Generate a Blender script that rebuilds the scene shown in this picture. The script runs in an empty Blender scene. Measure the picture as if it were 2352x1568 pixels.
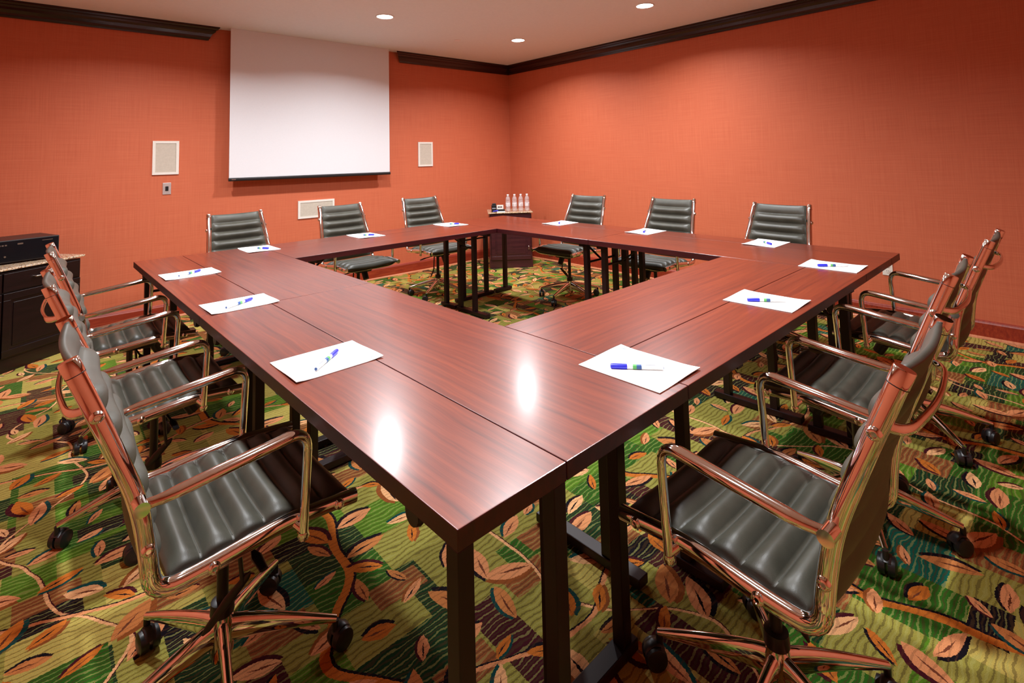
import bpy, bmesh, math, random
from mathutils import Vector, Matrix
random.seed(4)
C = bpy.context.scene.collection
PI = math.pi

# ------------------------------------------------------------------ camera
def make_camera():
    f, cy = 1201.726, 279.52
    pitch, roll, head = math.radians(3.9661), math.radians(-1.3996), math.radians(48.2725)
    fw = Vector((math.cos(head)*math.cos(pitch), math.sin(head)*math.cos(pitch), math.sin(pitch)))
    rt = Vector((math.sin(head), -math.cos(head), 0)); up = rt.cross(fw)
    r2 = rt*math.cos(roll) + up*math.sin(roll); u2 = up*math.cos(roll) - rt*math.sin(roll)
    cam = bpy.data.cameras.new('camera'); o = bpy.data.objects.new('camera', cam); C.objects.link(o)
    m = Matrix((r2, u2, -fw)).transposed().to_4x4(); m.translation = Vector((-0.5067, -0.723, 1.33))
    o.matrix_world = m
    cam.sensor_width = 36; cam.lens = 36*f/2352
    cam.shift_y = -(784-cy)/2352
    cam.clip_start = 0.02
    bpy.context.scene.camera = o
make_camera()
sc = bpy.context.scene
sc.view_settings.view_transform = 'Standard'; sc.view_settings.look = 'None'
sc.view_settings.gamma = 1.0; sc.view_settings.use_curve_mapping = False
sc.view_settings.exposure = 0.0
w = bpy.data.worlds.new('world'); sc.world = w; w.use_nodes = True
w.node_tree.nodes['Background'].inputs[0].default_value = (1, 0.95, 0.9, 1)
w.node_tree.nodes['Background'].inputs[1].default_value = 0.05

LIGHT_W = 34.0            # watts of each ceiling downlight
LIGHT_COL = (0.94, 0.97, 1.0)

# room and table dimensions (metres)
YW, XW = 4.847, 4.411      # screen wall, right wall
XL, YN = -1.5, -1.6        # walls beside and behind the camera
CEIL = 2.635
ROT = 0.0235               # the tables stand slightly turned in the room
TT = 0.74                  # table top height

# ------------------------------------------------------------------ node helpers
def mat(name):
    m = bpy.data.materials.new(name); m.use_nodes = True
    b = m.node_tree.nodes['Principled BSDF']
    return m, m.node_tree, b
class NT:
    def __init__(s, nt): s.nt = nt; s.L = nt.links
    def n(s, t, **k):
        o = s.nt.nodes.new(t)
        for a, v in k.items(): setattr(o, a, v)
        return o
    def put(s, sock, v):
        if isinstance(v, bpy.types.NodeSocket): s.L.new(v, sock)
        else: sock.default_value = v
    def m(s, op, a, b=0.0, c=0.0):
        o = s.n('ShaderNodeMath', operation=op)
        s.put(o.inputs[0], a); s.put(o.inputs[1], b); s.put(o.inputs[2], c)
        return o.outputs[0]
    def v(s, op, a, b=(0, 0, 0), c=(0, 0, 0)):
        o = s.n('ShaderNodeVectorMath', operation=op)
        s.put(o.inputs[0], a); s.put(o.inputs[1], b)
        if op in ('WRAP', 'MULTIPLY_ADD'): s.put(o.inputs[2], c)
        return o.outputs['Value'] if op in ('DOT_PRODUCT', 'LENGTH', 'DISTANCE') else o.outputs[0]
    def xyz(s, a):
        o = s.n('ShaderNodeSeparateXYZ'); s.L.new(a, o.inputs[0]); return o.outputs
    def comb(s, x, y, z=0.0):
        o = s.n('ShaderNodeCombineXYZ'); s.put(o.inputs[0], x); s.put(o.inputs[1], y); s.put(o.inputs[2], z); return o.outputs[0]
    def mix(s, f, a, b):
        o = s.n('ShaderNodeMix', data_type='RGBA'); s.put(o.inputs[0], f); s.put(o.inputs[6], a); s.put(o.inputs[7], b); return o.outputs[2]
    def noise(s, vec, scale, detail=2.0, rough=0.5):
        o = s.n('ShaderNodeTexNoise'); s.put(o.inputs['Vector'], vec); o.inputs['Scale'].default_value = scale
        o.inputs['Detail'].default_value = detail; o.inputs['Roughness'].default_value = rough; return o.outputs[0]
    def ramp(s, f, stops, interp='LINEAR'):
        o = s.n('ShaderNodeValToRGB'); cr = o.color_ramp; cr.interpolation = interp
        while len(cr.elements) < len(stops): cr.elements.new(0.5)
        for e, (p, c) in zip(cr.elements, stops): e.position = p; e.color = (*c, 1)
        s.L.new(f, o.inputs[0]); return o.outputs[0]
    def coord(s, which='Object'):
        return s.n('ShaderNodeTexCoord').outputs[which]
    def bump(s, h, strength, dist, bsdf):
        o = s.n('ShaderNodeBump'); o.inputs['Strength'].default_value = strength; o.inputs['Distance'].default_value = dist
        s.L.new(h, o.inputs['Height']); s.L.new(o.outputs[0], bsdf.inputs['Normal'])

def lin(r, g, b):
    f = lambda c: (c/255/12.92) if c/255 <= 0.04045 else ((c/255+0.055)/1.055)**2.4
    return (f(r), f(g), f(b))

def plain(name, col, rough=0.5, metal=0.0, spec=0.5, coat=0.0, noise_amt=0.06):
    m, nt, b = mat(name); T = NT(nt)
    n = T.noise(T.coord(), 60.0, 3.0)
    lo = tuple(c*(1-noise_amt) for c in col); hi = tuple(min(1, c*(1+noise_amt)) for c in col)
    T.L.new(T.ramp(n, [(0.3, lo), (0.7, hi)]), b.inputs['Base Color'])
    b.inputs['Roughness'].default_value = rough; b.inputs['Metallic'].default_value = metal
    b.inputs['Specular IOR Level'].default_value = spec; b.inputs['Coat Weight'].default_value = coat
    return m

# ------------------------------------------------------------------ materials
def m_wall():
    m, nt, b = mat('woven_orange_wallcovering'); T = NT(nt)
    p = T.coord(); x, y, z = T.xyz(p)
    h = T.m('ADD', x, y)
    a = T.noise(T.comb(T.m('MULTIPLY', h, 3.0), 0.0, T.m('MULTIPLY', z, 160.0)), 1.0, 3.0)
    c = T.noise(T.comb(T.m('MULTIPLY', h, 160.0), 3.0, T.m('MULTIPLY', z, 3.0)), 1.0, 3.0)
    g = T.m('MULTIPLY', T.m('ADD', a, c), 0.5)
    col = T.ramp(g, [(0.36, (0.545, 0.125, 0.056)), (0.5, (0.58, 0.142, 0.065)), (0.64, (0.615, 0.159, 0.074))])
    T.L.new(col, b.inputs['Base Color']); b.inputs['Roughness'].default_value = 0.62
    b.inputs['Specular IOR Level'].default_value = 0.3
    T.bump(g, 0.15, 0.002, b); return m
def m_ceiling():
    m, nt, b = mat('painted_plaster_ceiling'); T = NT(nt)
    n = T.noise(T.coord(), 45.0, 4.0)
    T.L.new(T.ramp(n, [(0.3, (0.78, 0.83, 0.83)), (0.7, (0.81, 0.86, 0.86))]), b.inputs['Base Color'])
    b.inputs['Roughness'].default_value = 0.85; T.bump(n, 0.08, 0.002, b); return m
def m_wood(name, dark, mid, light, rough, coat=0.0, scale=1.0, var=True):
    m, nt, b = mat(name); T = NT(nt)
    p = T.coord(); x, y, z = T.xyz(p)
    warp = T.noise(p, 2.2*scale, 3.0)
    yy = T.m('ADD', T.m('MULTIPLY', y, 60.0*scale), T.m('MULTIPLY', warp, 3.0))
    zz = T.m('MULTIPLY', z, 34.0*scale)
    g = T.noise(T.comb(T.m('MULTIPLY', x, 1.6*scale), yy, zz), 1.0, 5.0, 0.6)
    g2 = T.noise(T.comb(T.m('MULTIPLY', x, 9.0*scale), T.m('MULTIPLY', yy, 7.0), T.m('MULTIPLY', zz, 7.0)), 1.0, 2.0)
    gg = T.m('ADD', T.m('MULTIPLY', g, 0.75), T.m('MULTIPLY', g2, 0.25))
    T.L.new(T.ramp(gg, [(0.33, dark), (0.5, mid), (0.66, light)]), b.inputs['Base Color'])
    b.inputs['Roughness'].default_value = rough; b.inputs['Coat Weight'].default_value = coat
    b.inputs['Coat Roughness'].default_value = 0.18
    fine = T.noise(p, 900.0, 1.0)
    T.bump(fine, 0.06, 0.0004, b)
    return m
def m_leather():
    m, nt, b = mat('black_leather'); T = NT(nt)
    p = T.coord()
    v = T.n('ShaderNodeTexVoronoi'); T.L.new(p, v.inputs['Vector']); v.inputs['Scale'].default_value = 420.0
    n = T.noise(p, 14.0, 3.0)
    T.L.new(T.ramp(n, [(0.3, (0.042, 0.040, 0.029)), (0.7, (0.060, 0.057, 0.042))]), b.inputs['Base Color'])
    b.inputs['Roughness'].default_value = 0.46; b.inputs['Specular IOR Level'].default_value = 0.5
    h = T.m('ADD', T.m('MULTIPLY', v.outputs[0], 0.5), T.m('MULTIPLY', n, 2.0))
    T.bump(h, 0.15, 0.001, b); return m
def m_chrome():
    m, nt, b = mat('polished_chrome'); T = NT(nt)
    n = T.noise(T.coord(), 30.0, 2.0)
    T.L.new(T.ramp(n, [(0.3, (0.80, 0.79, 0.77)), (0.7, (0.86, 0.85, 0.83))]), b.inputs['Base Color'])
    b.inputs['Metallic'].default_value = 1.0; b.inputs['Roughness'].default_value = 0.06; return m
def m_granite():
    m, nt, b = mat('speckled_granite'); T = NT(nt)
    v = T.n('ShaderNodeTexVoronoi'); T.L.new(T.coord(), v.inputs['Vector']); v.inputs['Scale'].default_value = 140.0
    s = T.n('ShaderNodeSeparateColor'); T.L.new(v.outputs['Color'], s.inputs[0])
    T.L.new(T.ramp(s.outputs[0], [(0.0, (0.55, 0.36, 0.2)), (0.35, (0.75, 0.6, 0.42)), (0.6, (0.25, 0.13, 0.07)), (0.8, (0.5, 0.42, 0.34))], 'CONSTANT'), b.inputs['Base Color'])
    b.inputs['Roughness'].default_value = 0.15; return m
def m_emit(name, col, strength):
    m = bpy.data.materials.new(name); m.use_nodes = True; nt = m.node_tree; T = NT(nt)
    nt.nodes.remove(nt.nodes['Principled BSDF'])
    e = T.n('ShaderNodeEmission'); e.inputs[0].default_value = (*col, 1); e.inputs[1].default_value = strength
    T.L.new(e.outputs[0], nt.nodes['Material Output'].inputs[0]); return m
def m_plastic_clear():
    m, nt, b = mat('clear_bottle_plastic'); T = NT(nt)
    n = T.noise(T.coord(), 80.0, 1.0)
    T.L.new(T.ramp(n, [(0.3, (0.95, 0.96, 0.97)), (0.7, (1, 1, 1))]), b.inputs['Base Color'])
    b.inputs['Roughness'].default_value = 0.08; b.inputs['Transmission Weight'].default_value = 0.75
    b.inputs['IOR'].default_value = 1.25; return m

def m_carpet():
    """Patterned carpet: blocks of greens, olive and maroon with wavy lines, leaves and vines."""
    m, nt, b = mat('leaf_patterned_carpet'); T = NT(nt)
    P0 = T.coord()
    # slightly ragged tufting edges
    nz = T.n('ShaderNodeTexNoise'); T.L.new(P0, nz.inputs['Vector']); nz.inputs['Scale'].default_value = 150.0; nz.inputs['Detail'].default_value = 1.0
    jit = T.v('MULTIPLY', T.v('SUBTRACT', nz.outputs['Color'], (0.5, 0.5, 0.5)), (0.007, 0.007, 0.0))
    nb = T.n('ShaderNodeTexNoise'); T.L.new(P0, nb.inputs['Vector']); nb.inputs['Scale'].default_value = 6.0; nb.inputs['Detail'].default_value = 1.0
    big = T.v('MULTIPLY', T.v('SUBTRACT', nb.outputs['Color'], (0.5, 0.5, 0.5)), (0.035, 0.035, 0.0))
    P = T.v('ADD', T.v('ADD', P0, jit), big)
    Pj = T.v('ADD', P0, jit)
    x, y, z = T.xyz(Pj)
    dkg, mdg, brg = (0.006, 0.034, 0.010), (0.022, 0.105, 0.008), (0.080, 0.200, 0.012)
    olv, yel, mar = (0.27, 0.245, 0.045), (0.44, 0.35, 0.08), (0.050, 0.005, 0.010)
    tea, blk, tan = (0.004, 0.095, 0.062), (0.006, 0.004, 0.007), (0.26, 0.08, 0.025)
    # blocks: rectangular cells (two sizes) coloured at random
    def cells(sx, sy, ox, oy, seed):
        cx = T.m('FLOOR', T.m('MULTIPLY', T.m('ADD', x, ox), sx))
        sh = T.n('ShaderNodeTexWhiteNoise', noise_dimensions='1D'); T.L.new(cx, sh.inputs['W'])
        cyv = T.m('FLOOR', T.m('ADD', T.m('MULTIPLY', T.m('ADD', y, oy), sy), sh.outputs[0]))
        wn = T.n('ShaderNodeTexWhiteNoise', noise_dimensions='3D'); T.L.new(T.comb(cx, cyv, float(seed)), wn.inputs['Vector'])
        return wn.outputs[0]
    r1 = cells(4.2, 5.5, 0.1, 0.03, 3)
    base = T.ramp(r1, [(0.0, mdg), (0.20, olv), (0.42, dkg), (0.54, brg), (0.70, yel), (0.86, mdg), (0.93, tea)], 'CONSTANT')
    r2 = cells(9.0, 3.1, 0.33, 0.17, 9)
    base = T.mix(T.m('LESS_THAN', r2, 0.13), base, (*mar, 1))
    base = T.mix(T.m('GREATER_THAN', r2, 0.84), base, (*olv, 1))
    r3 = cells(6.1, 11.0, 0.71, 0.4, 21)
    base = T.mix(T.m('LESS_THAN', r3, 0.07), base, (*tan, 1))
    base = T.mix(T.m('GREATER_THAN', r3, 0.93), base, (*blk, 1))
    # wavy lines running along x
    wv = T.noise(T.comb(T.m('MULTIPLY', x, 9.0), T.m('MULTIPLY', y, 14.0)), 1.0, 2.0)
    s = T.m('SINE', T.m('ADD', T.m('MULTIPLY', y, 300.0), T.m('MULTIPLY', wv, 16.0)))
    line = T.m('GREATER_THAN', s, 0.72)
    dark = T.m('LESS_THAN', s, -0.72)
    base = T.mix(T.m('MULTIPLY', line, 0.42), base, (0.34, 0.33, 0.10, 1))
    base = T.mix(T.m('MULTIPLY', dark, 0.35), base, (0.01, 0.03, 0.008, 1))
    col = base
    org, sal, pea = (0.52, 0.150, 0.020), (0.66, 0.27, 0.11), (0.76, 0.40, 0.18)
    # vines: a sine band in y with a dark edge
    def vine(x0, per, amp, freq, wd, c, edge, ph=0.0):
        nonlocal col
        px, py, pz = T.xyz(P)
        wob = T.m('MULTIPLY', T.m('SINE', T.m('ADD', T.m('MULTIPLY', py, freq), ph)), amp)
        wob = T.m('ADD', wob, T.m('MULTIPLY', T.m('SINE', T.m('MULTIPLY', py, freq*2.3)), amp*0.35))
        d = T.m('SUBTRACT', T.m('WRAP', T.m('SUBTRACT', T.m('SUBTRACT', px, wob), x0), per/2, -per/2), 0.0)
        e = T.m('LESS_THAN', T.m('ABSOLUTE', T.m('SUBTRACT', d, wd*0.9)), wd*0.75)
        c0 = T.m('LESS_THAN', T.m('ABSOLUTE', d), wd)
        col = T.mix(e, col, (*edge, 1)); col = T.mix(c0, col, (*c, 1))
    vine(0.22, 1.25, 0.10, 6.5, 0.015, org, blk)
    vine(0.80, 1.25, 0.12, 5.2, 0.005, pea, mar, 1.4)
    def hvine(y0, per, amp, freq, wd, c, edge):
        nonlocal col
        px, py, pz = T.xyz(P)
        wob = T.m('MULTIPLY', T.m('SINE', T.m('MULTIPLY', px, freq)), amp)
        d = T.m('WRAP', T.m('SUBTRACT', T.m('SUBTRACT', py, wob), y0), per/2, -per/2)
        e = T.m('LESS_THAN', T.m('ABSOLUTE', T.m('SUBTRACT', d, wd)), wd*0.7)
        c0 = T.m('LESS_THAN', T.m('ABSOLUTE', d), wd)
        col = T.mix(e, col, (*edge, 1)); col = T.mix(c0, col, (*c, 1))
    hvine(0.42, 1.0, 0.07, 7.3, 0.007, sal, blk)
    # leaves on a repeat of 1.25 x 1.0 m
    TX, TY = 1.25, 1.0
    def leaf(cx, cy_, ang, ln, wd, c, rib, sh, shoff):
        nonlocal col
        Pc = T.v('MULTIPLY_ADD', col, (1e-7, 1e-7, 1e-7), P)
        d = T.v('WRAP', T.v('SUBTRACT', Pc, (cx, cy_, 0.0)), (TX/2, TY/2, 10.0), (-TX/2, -TY/2, -10.0))
        ca, sa = math.cos(ang), math.sin(ang)
        u = T.v('DOT_PRODUCT', d, (ca/ln, sa/ln, 0.0)); v = T.v('DOT_PRODUCT', d, (-sa/wd, ca/wd, 0.0))
        u2 = T.m('MULTIPLY', u, u)
        taper = T.m('SUBTRACT', 1.0, u2)
        vs = T.m('ABSOLUTE', T.m('SUBTRACT', v, shoff))
        msh = T.m('LESS_THAN', vs, T.m('MULTIPLY', taper, 1.05))
        va = T.m('ABSOLUTE', v)
        mlf = T.m('LESS_THAN', va, taper)
        mrb = T.m('LESS_THAN', T.m('ADD', T.m('MULTIPLY', va, 4.2), T.m('ABSOLUTE', T.m('ADD', u, 0.22))), 0.66)
        col = T.mix(msh, col, (*sh, 1)); col = T.mix(mlf, col, (*c, 1)); col = T.mix(mrb, col, (*rib, 1))
    rng = random.Random(11)
    pts = []
    tries = 0
    while len(pts) < 70 and tries < 20000:
        tries += 1
        q = (rng.uniform(0, TX), rng.uniform(0, TY))
        ok = True
        for a_ in pts:
            dx = abs(q[0]-a_[0]); dx = min(dx, TX-dx); dy = abs(q[1]-a_[1]); dy = min(dy, TY-dy)
            if math.hypot(dx*0.95, dy*1.25) < 0.108: ok = False; break
        if ok: pts.append(q)
    for i, (a_, b_) in enumerate(pts):
        ang = rng.choice([0.25, 0.5, 0.9, 1.3, -0.35, 2.6, 1.9]) + rng.uniform(-0.2, 0.2)
        ln = rng.choice([0.042, 0.052, 0.062, 0.078]); wd = ln*rng.uniform(0.28, 0.42)
        c = rng.choice([org, sal, sal, pea, sal, org, (0.52, 0.19, 0.055)])
        rb = rng.choice([(0.12, 0.03, 0.012), blk, (0.16, 0.045, 0.02)])
        sh = rng.choice([blk, mar, blk, (0.25, 0.07, 0.015), (0.004, 0.05, 0.045)])
        leaf(a_, b_, ang, ln, wd, c, rb, sh, rng.choice([-0.55, 0.55, 0.45]))
    col = T.mix(T.m('MULTIPLY', dark, 0.30), col, (0.10, 0.035, 0.015, 1))
    # loop pile
    pile = T.noise(P0, 520.0, 2.0)
    T.L.new(T.mix(0.5, col, T.v('MULTIPLY', col, T.ramp(pile, [(0.3, (0.55, 0.55, 0.55)), (0.7, (1.45, 1.45, 1.45))]))), b.inputs['Base Color'])
    b.inputs['Roughness'].default_value = 0.95; b.inputs['Specular IOR Level'].default_value = 0.1
    T.bump(pile, 0.5, 0.003, b)
    return m

M = dict(
    wall=m_wall(), ceil=m_ceiling(), carpet=m_carpet(),
    top=m_wood('mahogany_laminate', (0.080, 0.011, 0.005), (0.140, 0.020, 0.007), (0.200, 0.033, 0.010), 0.32, 0.45),
    edge=m_wood('dark_mahogany_edge', (0.024, 0.0025, 0.004), (0.038, 0.004, 0.006), (0.055, 0.006, 0.008), 0.36),
    base=m_wood('cherry_baseboard', (0.20, 0.018, 0.008), (0.29, 0.030, 0.011), (0.38, 0.055, 0.018), 0.42),
    shoe=m_wood('light_shoe_moulding', (0.50, 0.16, 0.07), (0.6, 0.22, 0.10), (0.66, 0.27, 0.13), 0.4),
    crown=m_wood('espresso_crown_moulding', (0.012, 0.004, 0.004), (0.020, 0.006, 0.005), (0.03, 0.009, 0.007), 0.2),
    cab=m_wood('espresso_cabinet_wood', (0.005, 0.002, 0.002), (0.008, 0.0025, 0.003), (0.012, 0.004, 0.004), 0.30),
    cab2=m_wood('dark_cherry_cabinet_wood', (0.030, 0.007, 0.010), (0.045, 0.010, 0.014), (0.065, 0.016, 0.018), 0.25),
    granite=m_granite(), leather=m_leather(), chrome=m_chrome(),
    legm=plain('black_powder_coat', (0.010, 0.0025, 0.004), 0.38, spec=0.35),
    black=plain('black_plastic', (0.010, 0.010, 0.011), 0.38),
    seam=plain('stitch_thread', (0.05, 0.05, 0.04), 0.7),
    paper=plain('white_notepad_paper', (0.93, 0.92, 0.90), 0.7, noise_amt=0.01),
    logo=plain('pale_blue_print', (0.42, 0.52, 0.66), 0.7),
    blue=plain('blue_marker_cap', (0.025, 0.03, 0.62), 0.3),
    white=plain('white_marker_barrel', (0.78, 0.78, 0.78), 0.35, noise_amt=0.02),
    grey=plain('grey_print', (0.28, 0.29, 0.32), 0.5),
    green=plain('green_print', (0.10, 0.42, 0.10), 0.5),
    navy=plain('navy_print', (0.03, 0.09, 0.28), 0.5),
    screen=plain('matte_screen_fabric', (0.74, 0.74, 0.76), 0.85, noise_amt=0.01),
    almond=plain('almond_painted_metal', (0.80, 0.76, 0.68), 0.5, noise_amt=0.02),
    grille=plain('almond_speaker_cloth', (0.56, 0.50, 0.41), 0.8, noise_amt=0.05),
    silver=plain('brushed_nickel', (0.55, 0.53, 0.5), 0.28, 1.0),
    steel=plain('satin_steel_plate', (0.62, 0.55, 0.52), 0.4, 0.6),
    trimw=plain('white_light_trim', (0.85, 0.85, 0.85), 0.4, noise_amt=0.01),
    lens=m_emit('lit_downlight_lens', (1.0, 0.97, 0.92), 30.0),
    clear=m_plastic_clear(),
    label=plain('pale_bottle_label', (0.70, 0.62, 0.62), 0.5, noise_amt=0.25),
    seamd=plain('dark_joint_line', (0.02, 0.005, 0.004), 0.6),
)

# ------------------------------------------------------------------ mesh helpers
def obj(name, bm, m, parent=None, smooth=False, angle=None):
    me = bpy.data.meshes.new(name); bmesh.ops.recalc_face_normals(bm, faces=bm.faces); bm.to_mesh(me); bm.free()
    for k in (m if isinstance(m, (list, tuple)) else [m]): me.materials.append(k)
    if smooth:
        for p in me.polygons: p.use_smooth = True
        if angle:
            me.set_sharp_from_angle(angle=math.radians(angle))
    o = bpy.data.objects.new(name, me); C.objects.link(o)
    if parent: o.parent = parent
    return o
def struct(name, bm, m, smooth=False, angle=None):
    o = obj(name, bm, m, None, smooth, angle); o['kind'] = 'structure'; return o
def thing(name, label, cat, loc=(0, 0, 0), rz=0.0, group=None):
    o = bpy.data.objects.new(name, None); C.objects.link(o); o.empty_display_size = 0.1
    o.location = loc; o.rotation_euler = (0, 0, rz); o['label'] = label; o['category'] = cat
    if group: o['group'] = group
    return o
def tag(o, label, cat, group=None):
    o['label'] = label; o['category'] = cat
    if group: o['group'] = group
    return o
def copy_tree(o, parent=None):
    c = o.copy(); C.objects.link(c)
    if parent: c.parent = parent
    for ch in o.children: copy_tree(ch, c)
    return c
def box(bm, x0, x1, y0, y1, z0, z1, mi=0, bev=0.0, mtx=None):
    v = [bm.verts.new((x, y, z)) for x in (x0, x1) for y in (y0, y1) for z in (z0, z1)]
    F = [(0, 1, 3, 2), (4, 6, 7, 5), (0, 4, 5, 1), (2, 3, 7, 6), (0, 2, 6, 4), (1, 5, 7, 3)]
    fs = [bm.faces.new([v[i] for i in f]) for f in F]
    for f in fs: f.material_index = mi
    if bev > 0:
        es = list({e for f in fs for e in f.edges})
        r = bmesh.ops.bevel(bm, geom=es, offset=bev, segments=2, affect='EDGES', profile=0.5)
        for f in r['faces']: f.material_index = mi
        v = list({q for f in r['faces'] for q in f.verts} | {q for q in v if q.is_valid})
    if mtx is not None:
        for q in v:
            if q.is_valid: q.co = mtx @ q.co
    return fs
def BM(): return bmesh.new()
def boxobj(name, dims, m, parent=None, bev=0.0):
    bm = BM(); box(bm, *dims, bev=bev); return obj(name, bm, m, parent)
def fillet(pts, rads, n=6):
    """Round the inner corners of a polyline."""
    out = [Vector(pts[0])]
    for i in range(1, len(pts)-1):
        p, a, b_ = Vector(pts[i]), Vector(pts[i-1]), Vector(pts[i+1])
        r = rads[i-1] if isinstance(rads, (list, tuple)) else rads
        if r <= 0: out.append(p); continue
        da, db = (a-p), (b_-p)
        r1 = min(r, da.length*0.48); r2 = min(r, db.length*0.48)
        s, e = p+da.normalized()*r1, p+db.normalized()*r2
        for k in range(n+1):
            t = k/n
            out.append(s*(1-t)**2 + p*2*t*(1-t) + e*t*t)
    out.append(Vector(pts[-1])); return out
def sweep(bm, pts, a, b_, side=Vector((1, 0, 0)), n=14, power=2.0, caps=True, mi=0):
    """Sweep a superellipse (half sizes a along 'side', b across) along pts. a, b may be lists."""
    pts = [Vector(p) for p in pts]; rings = []
    for i, p in enumerate(pts):
        t = (pts[min(i+1, len(pts)-1)]-pts[max(i-1, 0)]).normalized()
        s = side - t*side.dot(t)
        if s.length < 1e-4: s = t.orthogonal()
        s.normalize(); u = t.cross(s)
        aa = a[i] if isinstance(a, (list, tuple)) else a; bb = b_[i] if isinstance(b_, (list, tuple)) else b_
        ring = []
        for k in range(n):
            th = 2*PI*k/n; c, q = math.cos(th), math.sin(th)
            ring.append(bm.verts.new(p + s*(aa*math.copysign(abs(c)**(2/power), c)) + u*(bb*math.copysign(abs(q)**(2/power), q))))
        rings.append(ring)
    for r0, r1 in zip(rings, rings[1:]):
        for k in range(n):
            f = bm.faces.new((r0[k], r0[(k+1) % n], r1[(k+1) % n], r1[k])); f.material_index = mi
    if caps:
        for r in (rings[0], rings[-1]):
            f = bm.faces.new(r); f.material_index = mi
    return rings
def cyl(bm, p0, p1, r0, r1=None, n=20, mi=0):
    p0, p1 = Vector(p0), Vector(p1)
    r1 = r0 if r1 is None else r1
    return sweep(bm, [p0, p1], [r0, r1], [r0, r1], side=(p1-p0).normalized().orthogonal(), n=n, mi=mi)
def lathe(bm, prof, n=20, mi=0, mtx=None, caps=True):
    rings = []
    for r, z in prof:
        ring = []
        for k in range(n):
            v = Vector((r*math.cos(2*PI*k/n), r*math.sin(2*PI*k/n), z))
            ring.append(bm.verts.new(mtx @ v if mtx is not None else v))
        rings.append(ring)
    for a_, b_ in zip(rings, rings[1:]):
        for k in range(n):
            f = bm.faces.new((a_[k], a_[(k+1) % n], b_[(k+1) % n], b_[k])); f.material_index = mi
    if caps:
        for r in (rings[0], rings[-1]):
            f = bm.faces.new(r); f.material_index = mi
def prism(bm, prof, p0, p1, frame, mi=0, off0=None, off1=None):
    """Extrude a closed 2-D profile [(u, z)] from p0 to p1; frame = horizontal direction of u.
    off0/off1: shift of each end along the run per unit of u (mitres)."""
    p0, p1, fr = Vector(p0), Vector(p1), Vector(frame)
    d = (p1-p0).normalized()
    A = [bm.verts.new(p0 + fr*u + Vector((0, 0, z)) + d*((off0 or 0)*u)) for u, z in prof]
    B = [bm.verts.new(p1 + fr*u + Vector((0, 0, z)) + d*((off1 or 0)*u)) for u, z in prof]
    n = len(prof)
    for k in range(n): bm.faces.new((A[k], A[(k+1) % n], B[(k+1) % n], B[k]))
    bm.faces.new(A); bm.faces.new(B)

# ------------------------------------------------------------------ room shell
def shell():
    t = 0.12
    bm = BM(); box(bm, XL-t, XW+t, YN-t, YW+t, -0.1, 0.0); struct('floor', bm, M['carpet'])
    bm = BM(); box(bm, XL-t, XW+t, YN-t, YW+t, CEIL, CEIL+0.1); struct('ceiling', bm, M['ceil'])
    bm = BM(); box(bm, XL-t, XW+t, YW, YW+t, 0, CEIL); struct('wall_left', bm, M['wall'])
    bm = BM(); box(bm, XW, XW+t, YN, YW, 0, CEIL); struct('wall_right', bm, M['wall'])
    bm = BM(); box(bm, XL-t, XW+t, YN-t, YN, 0, CEIL); struct('wall_near', bm, M['wall'])
    bm = BM(); box(bm, XL-t, XL, YN, YW, 0, CEIL); struct('wall_far_left', bm, M['wall'])
    # crown moulding profile (u = out from wall, z)
    D, Z0 = 0.092, 2.512
    cp = [(0, Z0), (0.012, Z0), (0.016, Z0+0.012), (0.022, Z0+0.018), (0.026, Z0+0.034), (0.040, Z0+0.058),
          (0.060, Z0+0.074), (0.066, Z0+0.090), (0.078, Z0+0.094), (0.084, Z0+0.108), (D, Z0+0.112), (D, CEIL), (0, CEIL)]
    bm = BM(); prism(bm, cp, (XL, YW, 0), (0.605, YW, 0), (0, -1, 0), off1=1.0); struct('trim_1', bm, M['crown'])
    bm = BM(); prism(bm, cp, (2.665, YW, 0), (XW, YW, 0), (0, -1, 0), off0=-1.0, off1=-1.0); struct('trim_2', bm, M['crown'])
    bm = BM(); prism(bm, cp, (XW, YN, 0), (XW, YW, 0), (-1, 0, 0), off1=-1.0); struct('trim_3', bm, M['crown'])
    bm = BM(); prism(bm, cp, (XL, YN, 0), (XW, YN, 0), (0, 1, 0), off1=-1.0, off0=1.0); struct('trim_4', bm, M['crown'])
    bp = [(0, 0), (0.016, 0), (0.016, 0.104), (0.012, 0.112), (0.010, 0.118), (0.004, 0.124), (0, 0.124)]
    sp = [(0.016, 0), (0.030, 0), (0.028, 0.008), (0.022, 0.014), (0.016, 0.016)]
    for nm, p0, p1, fr in (('left', (XL, YW, 0), (XW, YW, 0), (0, -1, 0)), ('right', (XW, YN, 0), (XW, YW, 0), (-1, 0, 0)),
                           ('near', (XL, YN, 0), (XW, YN, 0), (0, 1, 0)), ('far_left', (XL, YN, 0), (XL, YW, 0), (1, 0, 0))):
        bm = BM(); prism(bm, bp, p0, p1, fr)
        k = len(bm.faces); prism(bm, sp, p0, p1, fr)
        bm.faces.ensure_lookup_table()
        for f in bm.faces[k:]: f.material_index = 1
        struct('baseboard_'+nm, bm, [M['base'], M['shoe']])
shell()

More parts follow.
